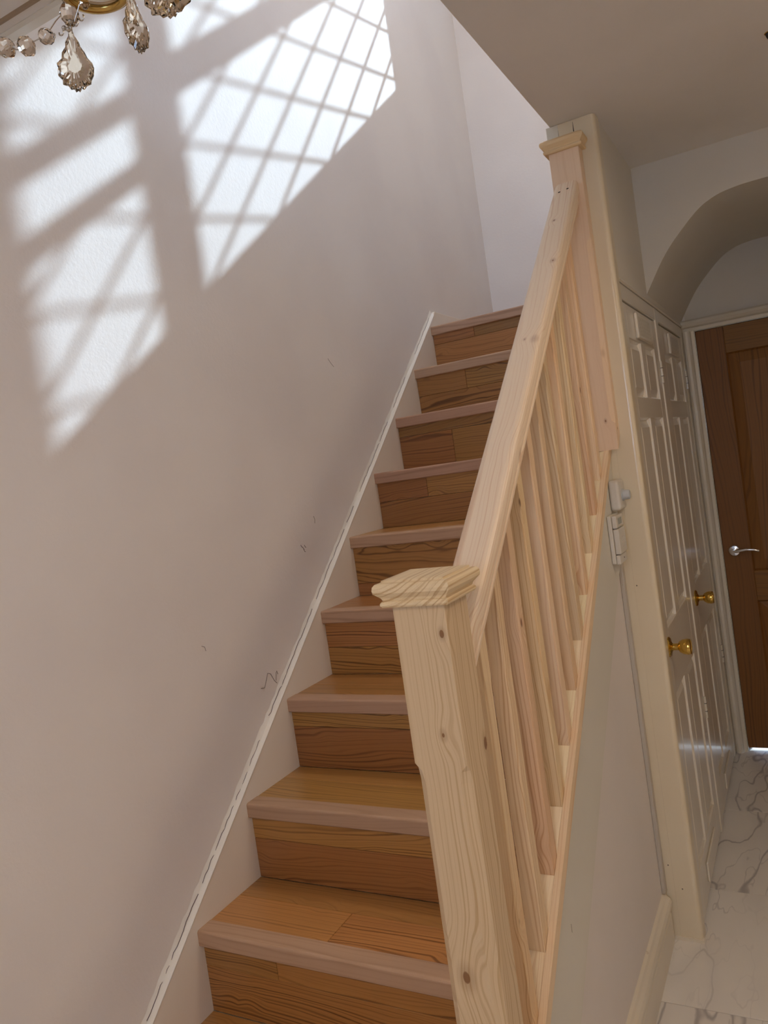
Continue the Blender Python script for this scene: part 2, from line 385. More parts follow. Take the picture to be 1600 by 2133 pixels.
# block with the vaulted passage
arch = [(0.8688, 1.632), (0.895, 1.676), (0.934, 1.738), (0.97, 1.784), (1.009, 1.824), (1.045, 1.858), (1.078, 1.884), (1.11, 1.900), (1.142, 1.911), (1.18, 1.917), (1.217, 1.920), (1.27, 1.921)]
def spline(P_, k=4):
    out = []
    for i in range(len(P_) - 1):
        p0, p1, p2, p3 = P_[max(i - 1, 0)], P_[i], P_[i + 1], P_[min(i + 2, len(P_) - 1)]
        for j in range(k):
            t = j / k
            out.append(tuple(0.5 * (2 * b + (c - a) * t + (2 * a - 5 * b + 4 * c - d) * t * t + (3 * b - a - 3 * c + d) * t ** 3) for a, b, c, d in zip(p0, p1, p2, p3)))
    return out + [P_[-1]]
arch = spline(arch)
archR = [(2 * 1.29 - x, z) for x, z in reversed(arch[:-1])]
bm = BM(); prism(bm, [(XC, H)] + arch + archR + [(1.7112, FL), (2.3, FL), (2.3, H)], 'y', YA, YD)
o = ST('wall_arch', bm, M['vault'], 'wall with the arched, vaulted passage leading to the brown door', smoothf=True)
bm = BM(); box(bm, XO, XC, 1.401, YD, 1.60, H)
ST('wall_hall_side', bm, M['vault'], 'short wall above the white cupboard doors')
bm = BM(); box(bm, XO, 0.80, 1.44, YD, FL, 1.60)
ST('wall_cupboard_back', bm, M['wall'], 'partition behind the cupboard doors')

# floor: grout bed and tiles
bm = BM(); box(bm, -0.15, 2.42, -2.52, YD + 0.15, FL - 0.12, FL - 0.004)
floor = ST('floor', bm, M['grout'], 'hall floor of large white marble-look tiles with grey veins')
ys = [-2.4 + 0.0, -1.91, -1.318, -0.724, -0.13, 0.465, 1.063, 1.650, 2.242, YD]
xs = [-0.016, 0.65, 1.252, 1.854, 2.3]
for j in range(len(ys) - 1):
    for i in range(len(xs) - 1):
        bxo('tile', xs[i] + 0.0012, xs[i + 1] - 0.0012, ys[j] + 0.0012, ys[j + 1] - 0.0012, FL - 0.008, FL, M['marble'], floor, bevel=0.0008)

# spandrel wall under the stairs
zb = lambda y: 0.857 * y - 0.0084           # top of the base rail
bm = BM(); prism(bm, [(0.08, FL), (1.3484, FL), (1.3484, zb(1.3484) - 0.3235), (0.08, zb(0.08) - 0.3235)], 'x', 0.757, 0.775)
ST('wall_spandrel', bm, M['spandrel'], 'white triangular panel under the outer stair string')
# skirting on the spandrel: torus profile
sk = [(0.775, FL), (0.793, FL), (0.793, FL + 0.085), (0.7895, FL + 0.092), (0.7895, FL + 0.098), (0.796, FL + 0.104), (0.799, FL + 0.114), (0.799, FL + 0.124), (0.795, FL + 0.134), (0.787, FL + 0.139), (0.783, FL + 0.146), (0.775, FL + 0.149)]
bm = BM(); prism(bm, sk, 'y', 0.06, 1.338)
ST('baseboard_spandrel', bm, M['skirt'], 'cream moulded skirting board at the foot of the triangular panel')

# door frame (brown door) : jamb and head with rounded white architrave
DL, DT, DB = 0.9214, 1.5748, -0.372
def arcpts(cx, cz, r, a0, a1, n=6): return [(cx + r * math.cos(math.radians(a0 + (a1 - a0) * i / n)), cz + r * math.sin(math.radians(a0 + (a1 - a0) * i / n))) for i in range(n + 1)]
bm = BM()
# left jamb casing: section in XY extruded in z
prism(bm, [(0.8689, YD), (0.8689, YD - 0.028), (0.874, YD - 0.036), (0.882, YD - 0.040), (0.892, YD - 0.038), (0.900, YD - 0.030), (0.905, YD - 0.018), (0.9175, YD - 0.014), (0.9175, YD)], 'z', FL, DT + 0.004)
prism(bm, [(YD, DT + 0.004), (YD - 0.014, DT + 0.004), (YD - 0.018, DT + 0.018), (YD - 0.030, DT + 0.024), (YD - 0.040, DT + 0.036), (YD - 0.038, DT + 0.048), (YD - 0.030, DT + 0.056), (YD, DT + 0.060)], 'x', 0.8689, 1.70)
prism(bm, [(1.6925, YD), (1.6925, YD - 0.036), (1.675, YD - 0.040), (1.660, YD - 0.02), (1.655, YD)], 'z', FL, DT + 0.004)
ST('trim_3', bm, M['frame'], 'glossy cream rounded frame around the brown door')
# frame and threshold light beyond the brown door
bm = BM(); box(bm, DX0, 0.9195, YD, YD + 0.15, FL, DT + 0.02); box(bm, 0.9195, 0.935, YD + 0.042, YD + 0.15, FL, DT + 0.02); box(bm, 0.9195, 1.70, YD, YD + 0.15, DT + 0.002, DT + 0.025); box(bm, 0.9195, 1.66, YD + 0.042, YD + 0.15, DT - 0.01, DT + 0.02); box(bm, 1.64, 1.70, YD + 0.042, YD + 0.15, FL, DT)
ST('trim_4', bm, M['frame'], 'rebate of the brown door frame')

# -------------- panel door builder
def panel_door(root, T, w, h, panels, mx, mz, bevel_in=0.034, recess=0.012, thick=0.035, names=('stile', 'rail', 'panel')):
    """T(u, v, d): u across, v up, d outwards (0 = face)"""
    def bx(name, u0, u1, v0, v1, d0, d1, m, bev=0.0015):
        bm = BM(); hexa(bm, [T(u0, v0, d0), T(u1, v0, d0), T(u1, v1, d0), T(u0, v1, d0), T(u0, v0, d1), T(u1, v0, d1), T(u1, v1, d1), T(u0, v1, d1)])
        return link_mesh(name, bm, m, root, bevel=bev)
    us = sorted(set([p[0] for p in panels] + [p[1] for p in panels]))
    rows = sorted(set([(p[2], p[3]) for p in panels])); cols = sorted(set([(p[0], p[1]) for p in panels]))
    edges = [0] + [e for c in cols for e in c] + [w]
    bx('stile', 0, cols[0][0], 0, h, -thick, 0, mz); bx('stile', cols[-1][1], w, 0, h, -thick, 0, mz)
    ve = [0] + [e for r in rows for e in r] + [h]
    for i in range(0, len(ve), 2): bx('rail', cols[0][0] + 0.0003, cols[-1][1] - 0.0003, ve[i], ve[i + 1], -thick, -0.0002, mx)
    for (r0, r1) in rows:
        for a, b_ in zip(cols, cols[1:]): bx('muntin', a[1], b_[0], r0 + 0.0003, r1 - 0.0003, -thick, -0.0004, mz)
    for (u0, u1, v0, v1) in panels:
        bm = BM(); b1 = 0.006; b2 = bevel_in
        A = [T(u0, v0, -recess * 0.4), T(u1, v0, -recess * 0.4), T(u1, v1, -recess * 0.4), T(u0, v1, -recess * 0.4)]
        Bq = [T(u0 + b1, v0 + b1, -recess), T(u1 - b1, v0 + b1, -recess), T(u1 - b1, v1 - b1, -recess), T(u0 + b1, v1 - b1, -recess)]
        Cq = [T(u0 + b2, v0 + b2, -0.003), T(u1 - b2, v0 + b2, -0.003), T(u1 - b2, v1 - b2, -0.003), T(u0 + b2, v1 - b2, -0.003)]
        Z = [T(u0, v0, -thick + 0.004), T(u1, v0, -thick + 0.004), T(u1, v1, -thick + 0.004), T(u0, v1, -thick + 0.004)]
        V = [[bm.verts.new(q) for q in ring] for ring in (Z, A, Bq, Cq)]
        for P_, Q_ in zip(V, V[1:]):
            for i in range(4): bm.faces.new([P_[i], P_[(i + 1) % 4], Q_[(i + 1) % 4], Q_[i]])
        bm.faces.new(V[0]); bm.faces.new(V[-1])
        link_mesh('panel', bm, mz, root)
    return bx

# brown door
d3 = thing('door_3', (1.29, YD, DB), 'dark brown oak panelled door at the end of the passage', None, 'structure')
T3 = lambda u, v, d: (DL + u, YD + 0.004 - d, DB + v)
pan = [(0.117, 0.322, 0.20, 0.690), (0.412, 0.617, 0.20, 0.690), (0.117, 0.322, 0.83, 1.826), (0.412, 0.617, 0.83, 1.826)]
panel_door(d3, T3, 0.734, DT - DB, pan, M['oak_door_x'], M['oak_door'], bevel_in=0.05, recess=0.014)
bm = BM(); lathe(bm, [(0.026, 0), (0.026, 0.004), (0.022, 0.009), (0.011, 0.011), (0.010, 0.036), (0.0, 0.038)], (0.9685, YD + 0.004, 0.556), (0, -1, 0)); ro = link_mesh('rosette', bm, M['chrome'], d3, True, bevel=0)
bm = BM(); tube(bm, [(0.9685, YD - 0.030, 0.556), (0.985, YD - 0.034, 0.558), (1.02, YD - 0.036, 0.563), (1.05, YD - 0.036, 0.560), (1.072, YD - 0.034, 0.553)], 0.0075, 10, r2=0.0055); link_mesh('lever_handle', bm, M['chrome'], d3, True)

# white cupboard doors in plane x = XC, facing +x
def cupboard_door(num, y0, w, label):
    z0 = FL + 0.012; h = 1.545 - z0
    d = thing('door_%d' % num, (XC, y0 + w / 2, z0), label, None, 'structure')
    T = lambda u, v, dd: (XC - 0.002 + dd, y0 + u, z0 + v)
    c1 = (0.085, 0.285); c2 = (w - 0.285, w - 0.085)
    rows = [(0.175, 0.725), (0.915, 1.565), (1.635, 1.815)]
    rows = [(0.14, 0.705), (0.91, 1.565), (1.632, 1.812)]
    P_ = [(c[0], c[1], r[0], r[1]) for c in (c1, c2) for r in rows]
    bx = panel_door(d, T, w, h, P_, M['door'], M['door'], bevel_in=0.03, recess=0.013)
    # vents
    vt = bx('vent_grille', 0.21, 0.47, h - 0.098, h - 0.015, 0.0, 0.010, M['door'], 0.003)
    for i in range(11):
        u = 0.245 + i * 0.019
        bm = BM(); hexa(bm, [T(u, h - 0.088, 0.0098), T(u + 0.004, h - 0.088, 0.0098), T(u + 0.004, h - 0.026, 0.0098), T(u, h - 0.026, 0.0098), T(u, h - 0.088, 0.0106), T(u + 0.004, h - 0.088, 0.0106), T(u + 0.004, h - 0.026, 0.0106), T(u, h - 0.026, 0.0106)])
        s = link_mesh('vent_slot', bm, M['ventslot'], vt)
    bx('kick_plate', 0.21, 0.47, 0.035, 0.10, 0.0, 0.007, M['door'], 0.003)
    # knob
    kz = 0.486
    bm = BM(); lathe(bm, [(0.031, 0), (0.031, 0.003), (0.027, 0.007), (0.016, 0.009), (0.0105, 0.013), (0.0105, 0.028), (0.017, 0.032), (0.0225, 0.042), (0.0245, 0.056), (0.0225, 0.064), (0.0215, 0.0625), (0.0, 0.0625)], (XC - 0.002, y0 + 0.060, kz), (1, 0, 0), 28)
    link_mesh('door_knob', bm, M['brass'], d, True)
    # keyhole escutcheon near the knob
    # hinges on the far stile
    for hz in (1.36, 0.10):
        bm = BM(); lathe(bm, [(0.005, -0.04), (0.005, 0.04)], (XC + 0.001, y0 + w + 0.004, hz), (0, 0, 1), 10)
        box(bm, XC - 0.006, XC - 0.003, y0 + w - 0.018, y0 + w + 0.02, hz - 0.04, hz + 0.04)
        hg = link_mesh('hinge', bm, M['frame'], d)
        for s in (-0.016, 0.014): bxo('hinge_joint', XC - 0.0035, XC + 0.0064, y0 + w - 0.001, y0 + w + 0.0095, hz + s, hz + s + 0.002, M['dark'], hg)
    return d
CY0, CW = 1.392, 0.645
cupboard_door(1, CY0, CW, 'nearer white six-panel cupboard door with brass knob, next to the cream post')
cupboard_door(2, 2.115, 0.665, 'farther white six-panel cupboard door with brass knob, nearest the brown door')
bm = BM()
box(bm, 0.80, XC + 0.002, CY0 + CW + 0.006, 2.109, FL, 1.60)
box(bm, 0.80, XC + 0.0, 2.786, YD - 0.001, FL, 1.60)
box(bm, 0.80, XC + 0.001, 1.401, CY0 + CW + 0.006, 1.551, 1.60); box(bm, 0.80, XC + 0.001, 2.109, 2.786, 1.551, 1.60)
ST('trim_5', bm, M['door'], 'white frame around the two cupboard doors', bevel=0.004, segs=2)
bm = BM(); prism(bm, [(XC - 0.01, 1.600), (XC + 0.003, 1.600), (XC + 0.006, 1.606), (XC + 0.003, 1.613), (XC - 0.01, 1.622)], 'y', 1.401, YD - 0.04)
ST('trim_6', bm, M['door'], 'moulded top rail above the cupboard doors')

# cream boxed post
post = thing('boxed_post', (0.80, 1.39, FL), 'cream painted boxed timber post from floor to ceiling between stairs and cupboards', 'post')
zc0, zc1 = FL + 0.0, H
for (x0, x1) in ((0.7314, 0.7657), (0.7658, 0.8102)):
    bxo('post_board', x0, x1, YP, 1.400, 0.80 if x1 < 0.79 else FL, zc1 - 0.001, M['cream'] if x1 > 0.79 else M['frame'], post)
bm = BM()
r = 0.014; c = (0.8733 - r, YP + r)
pp = [(0.8104, YP)] + arcpts(c[0], c[1], r, -90, 0, 6) + [(0.8733, 1.400), (0.8104, 1.400)]
prism(bm, pp, 'z', zc0, zc1 - 0.001)
o = link_mesh('post_board', bm, M['cream'], post)
# splits in the filler at the top of the boards
for cx, z0, z1, w in ((0.8101, 2.01, 2.07, 0.0014), (0.7658, 2.02, 2.06, 0.0005)):
    bm = BM(); prism(bm, [(cx - w, z0 + (z1 - z0) * 0.5), (cx - w * 0.3, z0 + (z1 - z0) * 0.15), (cx + w * 0.5, z0), (cx + w * 0.4, z0 + (z1 - z0) * 0.3), (cx + w, z0 + (z1 - z0) * 0.55), (cx + w * 0.2, z1), (cx - w * 0.2, z1)], 'y', YP - 0.0002, YP + 0.002)
    link_mesh('crack', bm, M['dark'], post)
bm = BM(); prism(bm, [(0.789, FL), (0.8755, FL), (0.8755, FL + 0.008), (0.789, FL + 0.012)], 'y', YP - 0.004, YP + 0.02); link_mesh('foot_sealant', bm, M['skirt'], post)

# conduit in the corner of spandrel and post
bm = BM(); prism(bm, [(0.7752, 1.326), (0.7862, 1.326), (0.7872, 1.332), (0.7872, 1.3488), (0.7752, 1.3488)], 'z', FL + 0.15, 0.788)
tag(link_mesh('cable_conduit', bm, M['conduit'], bevel=0.002, segs=2), 'grimy grey cable conduit in the corner between panel and cream post', 'conduit')

# ------------------------------------------------------------------ staircase
st = thing('staircase', (0.37, 0.9, FL), 'straight flight of oak-clad stairs with pale pink oak nosings and painted strings', 'staircase')
NX1 = 0.7308
def plank(name, x0, x1, y0, y1, z0, z1, m, lab=None):
    o = bxo(name, x0, x1, y0, y1, z0, z1, m, st, bevel=0.0007)
    if lab: o['label'] = lab
    return o
g3 = 0.0005
risers = {   # k: list of (z fraction lo, hi, [x joints])
    -1: [(0, 0.55, []), (0.55, 1, [0.42])],
    0: [(0, 0.6, []), (0.6, 1, [0.3])],
    1: [(0, 0.66, [0.62]), (0.66, 1, [0.2])],
    2: [(0, 0.62, []), (0.62, 1, [])],
    3: [(0, 0.70, []), (0.70, 1, [])],
    4: [(0, 0.50, []), (0.50, 1, [])],
    5: [(0, 0.24, []), (0.24, 1, [])],
    6: [(0, 0.56, []), (0.56, 1, [0.187])],
    7: [(0, 0.74, [0.21]), (0.74, 1, [])],
    8: [(0, 0.52, []), (0.52, 1, [0.205])],
    9: [(0, 0.72, []), (0.72, 1, [0.182])]}
treads = {-1: (0.5, [], [0.3]), 0: (0.45, [], [0.5]), 1: (0.56, [0.315], []), 2: (0.60, [], []), 3: (0.45, [], []), 4: (0.5, [], [0.5]), 5: (0.4, [], [])}
for k in range(-1, 10):
    zt = k * RS; yf = k * G; zprev = (k - 1) * RS if k > -1 else FL
    zlo, zhi = zprev + (0.0005 if k > -1 else 0), zt - 0.030
    for (a, b_, js) in risers[k]:
        xs_ = [0.0002] + js + [NX1]
        for xa, xb in zip(xs_, xs_[1:]):
            za = zlo + (zhi - zlo) * a + (g3 if a > 0 else 0); zb_ = zlo + (zhi - zlo) * b_ - (g3 if b_ < 1 else 0)
            plank('riser_plank', xa + (g3 if xa > 0.01 else 0), xb - (g3 if xb < NX1 else 0), yf + 0.0127, yf + 0.0267, za, zb_, M['oak_riser'])
    # nosing: rounded front
    rr = 0.006; y0 = yf; ztp = zt + 0.0008; zbt = zt - 0.036
    prof = [(y0 + 0.045, ztp), (y0 + 0.045, zt - 0.014), (y0 + 0.022, zt - 0.014), (y0 + 0.022, zbt), (y0 + 0.003, zbt), (y0, zbt + 0.003)] + [(y0 + rr - rr * math.cos(math.radians(t)), ztp - rr + rr * math.sin(math.radians(t))) for t in (0, 22, 45, 68, 90)]
    bm = BM(); prism(bm, prof, 'x', -0.0005, NX1); link_mesh('nosing', bm, M['oak_nose'], st)
    # tread
    ya, yb = yf + 0.0455, (yf + G + 0.0125 if k < 9 else YD - 0.001)
    fr, fj, bj = treads.get(k, (0.5, [0.3], []))
    if k == 9:
        rows = [(ya + 0.15 * i, min(ya + 0.15 * (i + 1), yb), [0.2 + 0.17 * (i % 3)]) for i in range(6) if ya + 0.15 * i < yb]
        rows = [(a, b_, j) for a, b_, j in rows if b_ - a > 0.01]
    else: rows = [(ya, ya + (yb - ya) * fr, fj), (ya + (yb - ya) * fr, yb, bj)]
    for (a, b_, js) in rows:
        xe = NX1
        xs_ = [0.0002] + js + [xe]
        for xa, xb in zip(xs_, xs_[1:]):
            plank('tread_plank', xa + (g3 if xa > 0.01 else 0), xb - (g3 if xb < xe else 0), a + g3, b_ - g3, zt - 0.014, zt, M['oak_tread'])
# carcass under the cladding
bm = BM()
poly = [(0.03 - G, FL)]
for k in range(-1, 10):
    poly += [(k * G + 0.0268, k * RS - 0.0145)] if k > -1 else [(-G + 0.0268, FL), (-G + 0.0268, -RS - 0.0145)]
    if k < 9: poly += [((k + 1) * G + 0.0268, k * RS - 0.0145)]
poly = poly[1:] + [(YD - 0.001, 9 * RS - 0.0145), (YD - 0.001, 9 * RS - 0.2), (2.1, 9 * RS - 0.2), (0.25, FL)]
prism(bm, poly, 'x', 0.0003, 0.7300)
link_mesh('carcass', bm, M['string'], st)
# wall string: painted board whose top runs just over the nosings
zs = lambda y: 0.8450 * y + 0.038
bm = BM(); prism(bm, [(-0.30, FL), (0.55, FL), (2.0, 1.0), (2.30, 1.60), (YD - 0.002, 1.60), (YD - 0.002, 1.782), (2.062, 1.782), (2.055, zs(2.055)), (-0.30, zs(-0.30))], 'x', WL + 0.0006, 0.0)
link_mesh('wall_string', bm, M['string'], st, bevel=0.0025, segs=2)
# caulk bead and the crack in it
random.seed(4)
bm = BM(); pts = []
n = 150; prev = None
for i in range(n + 1):
    y = -0.28 + (2.05 + 0.28) * i / n; z = zs(y)
    wd = 0.013 + random.uniform(-0.002, 0.003); th = 0.0035 + random.uniform(-0.001, 0.0015)
    ring = [bm.verts.new(v) for v in ((WL + 0.0004, y, z + wd * 1.35), (WL + th * 0.55, y, z + wd * 0.9), (WL + th * 1.5, y, z + 0.004), (-0.004, y, z + 0.0022), (0.0012, y, z - 0.002), (0.0006, y, z - 0.006 - random.uniform(0, 0.002)), (WL + 0.0004, y, z - 0.006))]
    if prev:
        for a in range(7): bm.faces.new([prev[a], prev[(a + 1) % 7], ring[(a + 1) % 7], ring[a]])
    else: bm.faces.new(ring)
    prev = ring
bm.faces.new(prev)
ck = link_mesh('caulk_bead', bm, M['caulk'], st, smoothf=True)
# crack lines
bm = BM(); y = -0.2
while y < 2.0:
    ln = random.uniform(0.05, 0.28); pts = []
    steps = max(3, int(ln / 0.012)); o0 = random.uniform(0.0, 0.008)
    for i in range(steps + 1):
        yy = y + ln * i / steps
        if yy > 2.03: break
        pts.append((WL + 0.0052, yy, zs(yy) + 0.006 + o0 * 0.4 + random.uniform(-0.0028, 0.0028)))
    if len(pts) > 2: tube(bm, pts, 0.0006 + random.uniform(0, 0.0006) * (1 if y < 0.8 else 0.4), 5)
    y += ln + random.uniform(0.004, 0.03) * (1 + y * 2)
cr = link_mesh('crack_line', bm, M['mark'], ck); cr['kind'] = 'stuff'
# outer string
bm = BM(); shear(bm, 0.7312, 0.790, 0.0722, 1.3488, lambda y: zb(y) - 0.322, lambda y: zb(y) - 0.0352)
link_mesh('outer_string', bm, M['ostring'], st, bevel=0.0012).__setitem__('label', 'white painted outer string under the pine base rail')

# ------------------------------------------------------------------ balustrade
bal = thing('balustrade', (0.775, 0.65, FL), 'new bare pine balustrade with newels, handrail and square spindles', 'balustrade')
def square_post(name, x0, x1, y0, y1, zbot, ztop, c0, c1, ch, m, parent, ch0=0.0012, run=0.028, skip_back=False):
    """square section, stop-chamfered between c0 and c1"""
    bm = BM()
    def ring(zf, ch):
        P_ = [(x0 + ch, y0), (x1 - ch, y0), (x1, y0 + ch), (x1, y1 - (0 if skip_back else ch)), (x1 - (0 if skip_back else ch), y1), (x0 + (0 if skip_back else ch), y1), (x0, y1 - (0 if skip_back else ch)), (x0, y0 + ch)]
        if skip_back: P_[3] = (x1, y1 - 1e-4); P_[6] = (x0, y1 - 1e-4)
        return [bm.verts.new((p[0], p[1], zf(p[1]) if callable(zf) else zf)) for p in P_]
    R = [ring(zbot, ch0), ring(c0, ch0), ring(c0 + run * 0.35, ch * 0.75), ring(c0 + run, ch), ring(c1 - run, ch), ring(c1 - run * 0.35, ch * 0.75), ring(c1, ch0), ring(ztop, ch0)]
    for A, B in zip(R, R[1:]):
        for i in range(8): bm.faces.new([A[i], A[(i + 1) % 8], B[(i + 1) % 8], B[i]])
    bm.faces.new(list(reversed(R[0]))); bm.faces.new(R[-1])
    return link_mesh(name, bm, m, parent)
NX0, NX1_, NY0, NY1 = 0.7382, 0.8218, -0.0162, 0.0675
nk = [((0.8118, NY0, 0.898), 0.006), ((0.7915, NY0, 0.750), 0.006), ((0.823, 0.062, 0.71), 0.011), ((0.8245, 0.068, 0.44), 0.013), ((0.7735, NY0, 0.385), 0.013)]
newel = square_post('newel_post', NX0, NX1_, NY0, NY1, FL, 0.944, -0.05, 0.706, 0.0135,
    lambda c: wood('pine_newel', (0.68, 0.50, 0.325), (0.48, 0.29, 0.14), 'z', 125, 0.02, 0.02, 0.75, PK, nk, c, vor=0.0, pith=(0.03, 0.09), var=0.0), bal)
# newel cap
def cap(x0, x1, y0, y1, z0, m, parent, full=True):
    pr = [(0.010, 0.0), (0.0125, 0.003), (0.0125, 0.006), (0.0105, 0.009), (0.0085, 0.0095), (0.0105, 0.014), (0.0155, 0.019), (0.0185, 0.022), (0.0195, 0.027), (0.0185, 0.032), (0.0155, 0.0355), (0.008, 0.0362), (0.008, 0.0395), (-0.004, 0.0405)]
    bm = BM(); R = []
    for e, h in pr:
        yb_ = y1 + e if full else y1
        R.append([bm.verts.new(v) for v in ((x0 - e, y0 - e, z0 + h), (x1 + e, y0 - e, z0 + h), (x1 + e, yb_, z0 + h), (x0 - e, yb_, z0 + h))])
    for A, B in zip(R, R[1:]):
        for i in range(4): bm.faces.new([A[i], A[(i + 1) % 4], B[(i + 1) % 4], B[i]])
    bm.faces.new(list(reversed(R[0]))); bm.faces.new(R[-1])
    return link_mesh('newel_cap', bm, m, parent)
capm = wood('pine_cap', (0.82, 0.64, 0.42), (0.50, 0.29, 0.13), 'y', 105, 0.008, 0.01, 0.75, PK, vor=0.0, pith=(0.03, 0.055), var=0.0)
cap(NX0, NX1_, NY0, NY1, 0.9415, capm, newel)
# upper half newel against the cream post
hk = [((0.800, 1.3047, 1.195), 0.0045), ((0.826, 1.327, 1.17), 0.0045), ((0.822, 1.3047, 1.39), 0.008)]
hx0, hx1 = 0.7395, 0.8262
half = square_post('half_newel', hx0, hx1, 1.3047, 1.3490, zb, 1.985, 1.185, 1.725, 0.013,
    lambda c: wood('pine_half_newel', (0.80, 0.60, 0.42), (0.64, 0.42, 0.24), 'z', 80, 0.014, 0.01, 0.35, PK, hk, c, vor=0.0, pith=(0.04, 0.07), var=0.0), bal, skip_back=True)
half['label'] = 'upper half newel fixed to the cream post, with a small moulded cap'
cap(hx0, hx1, 1.3047, 1.3490, 1.9825, wood('pine_cap_upper', (0.76, 0.54, 0.32), (0.58, 0.36, 0.18), 'x', 90, 0.006, 0.01, 0.4, PK, vor=0.0, var=0.0), half, full=False)
# handrail
zr = lambda y: 0.838 * y + 0.800
hc = 0.7785
hp = [(0.0, 0.0), (0.021, -0.0004), (0.0265, -0.0025), (0.0305, -0.0075), (0.0315, -0.014), (0.0315, -0.027), (0.0300, -0.034), (0.0265, -0.039), (0.0262, -0.043), (0.0285, -0.048), (0.0280, -0.056), (0.0250, -0.062), (0.0205, -0.066), (0.0205, -0.074)]
hp = [(x * 1.06, z - (0.009 if z < -0.02 else 0.0)) for x, z in hp]
full = hp + [(-x, z) for x, z in reversed(hp)][:-1]
bm = BM()
Y0r, Y1r = NY1 + 0.0003, 1.3044
A = [bm.verts.new((hc + x, Y0r, zr(Y0r) + z)) for x, z in full]; B = [bm.verts.new((hc + x, Y1r, zr(Y1r) + z)) for x, z in full]
bm.faces.new(A); bm.faces.new(list(reversed(B)))
for i in range(len(full)): bm.faces.new([A[i], A[(i + 1) % len(full)], B[(i + 1) % len(full)], B[i]])
rk = [((0.806, 0.45, 1.135), 0.011), ((0.798, 0.70, zr(0.70) - 0.006), 0.009), ((0.797, 0.96, zr(0.96) - 0.004), 0.007), ((0.775, 0.702, zr(0.70)), 0.004), ((0.772, 1.13, zr(1.13)), 0.005), ((0.80, 0.11, zr(0.11) - 0.02), 0.008)]
rail = link_mesh('handrail', bm, lambda c: wood('pine_handrail', (0.88, 0.74, 0.55), (0.64, 0.40, 0.22), 's', 120, 0.012, 0.012, 0.65, (0.30, 0.14, 0.06), rk, c, vor=0.0, pith=(0.03, 0.05), var=0.0, rough=0.5), bal)
for xx, yy in ((0.7655, 1.262), (0.7885, 1.268)):
    bm = BM(); lathe(bm, [(0.0036, -0.004), (0.0036, 0.0006)], (xx, yy, zr(yy) - 0.0004), (0, -0.642, 0.767), 14); link_mesh('screw_hole', bm, M['dark'], rail)
# base rail: body, two lips
def slope_part(name, x0, x1, y0, y1, d0, d1, m, parent, bev=0.0008):
    bm = BM(); shear(bm, x0, x1, y0, y1, lambda y: zb(y) + d0, lambda y: zb(y) + d1); return link_mesh(name, bm, m, parent, bevel=bev)
bm = BM()
Yb0, Yb1 = NY1 + 0.0002, 1.3045
prof = [(0.7365, -0.035), (0.798, -0.035), (0.798, 0.0), (0.7838, 0.0), (0.7838, -0.008), (0.7512, -0.008), (0.7512, 0.0), (0.7365, 0.0)]
A = [bm.verts.new((x, Yb0, zb(Yb0) + z)) for x, z in prof]; B = [bm.verts.new((x, 1.347, zb(1.347) + z)) for x, z in prof]
bm.faces.new(A); bm.faces.new(list(reversed(B)))
for i in range(8): bm.faces.new([A[i], A[(i + 1) % 8], B[(i + 1) % 8], B[i]])
base = link_mesh('base_rail', bm, M['pine_s'], bal)
BX0, BX1, BW, BS = 0.7520, 0.7830, 0.031, 0.1031
by = [0.0800 + i * BS for i in range(12)]
zu = lambda y: zr(y) - 0.0835
for i, y in enumerate(by):
    z0 = zb(y) - 0.0075; z1 = zu(y)
    square_post('spindle', BX0, BX1, y, y + BW, lambda yy: zb(yy) - 0.0075, zu, zb(y) + 0.13, zu(y) - 0.10, 0.0032, M['pine_z'], bal, ch0=0.0008, run=0.02)
edges = [Yb0] + [e for y in by for e in (y, y + BW)] + [1.3045]
for i in range(0, len(edges), 2):
    if edges[i + 1] - edges[i] < 0.012: continue
    slope_part('fillet', BX0 + 0.0003, BX1 + 0.0004, edges[i] + 0.0003, edges[i + 1] - 0.0003, -0.0078, -0.0004, M['pine_fillet'], bal, 0.0004)
    ym = (edges[i] + edges[i + 1]) / 2 - 0.012
    bm = BM(); lathe(bm, [(0.0012, -0.001), (0.0012, 0.0004)], (0.7665, ym, zb(ym) - 0.0004), (0, -0.65, 0.76), 8); link_mesh('nail_head', bm, M['dark'], bal)

# ------------------------------------------------------------------ wall controls
dim = thing('dimmer_switch', (0.790, 1.305, 0.935), 'white box with a round grey dial on the string beside the cream post', 'switch')
bxo('housing', 0.7905, 0.820, 1.262, 1.346, 0.934, 1.022, M['plastic'], dim, bevel=0.009, segs=4)
bm = BM(); lathe(bm, [(0.0175, 0), (0.0175, 0.004), (0.0145, 0.005), (0.0135, 0.020), (0.0115, 0.0225), (0, 0.0225)], (0.819, 1.302, 0.976), (1, 0, 0), 24); link_mesh('dial_knob', bm, M['plastic_b'], dim, True)
ctl = thing('heating_control', (0.790, 1.24, 0.785), 'small white heating control with tiny grey screen, below the dial box', 'thermostat')
bxo('backplate', 0.7905, 0.802, 1.190, 1.290, 0.792, 0.928, M['plastic'], ctl, bevel=0.003, segs=2)
bm = BM(); box(bm, 0.8022, 0.816, 1.196, 1.284, 0.891, 0.926); link_mesh('upper_cover', bm, M['plastic'], ctl, bevel=0.003, segs=2)
bm = BM(); box(bm, 0.8022, 0.818, 1.196, 1.284, 0.818, 0.889); mc = link_mesh('middle_cover', bm, M['plastic'], ctl, bevel=0.003, segs=2)
bm = BM(); box(bm, 0.8022, 0.814, 1.192, 1.288, 0.790, 0.816); link_mesh('lower_cover', bm, M['plastic'], ctl, bevel=0.003, segs=2)
bxo('screen', 0.8155, 0.8166, 1.215, 1.262, 0.900, 0.918, M['lcd'], ctl)
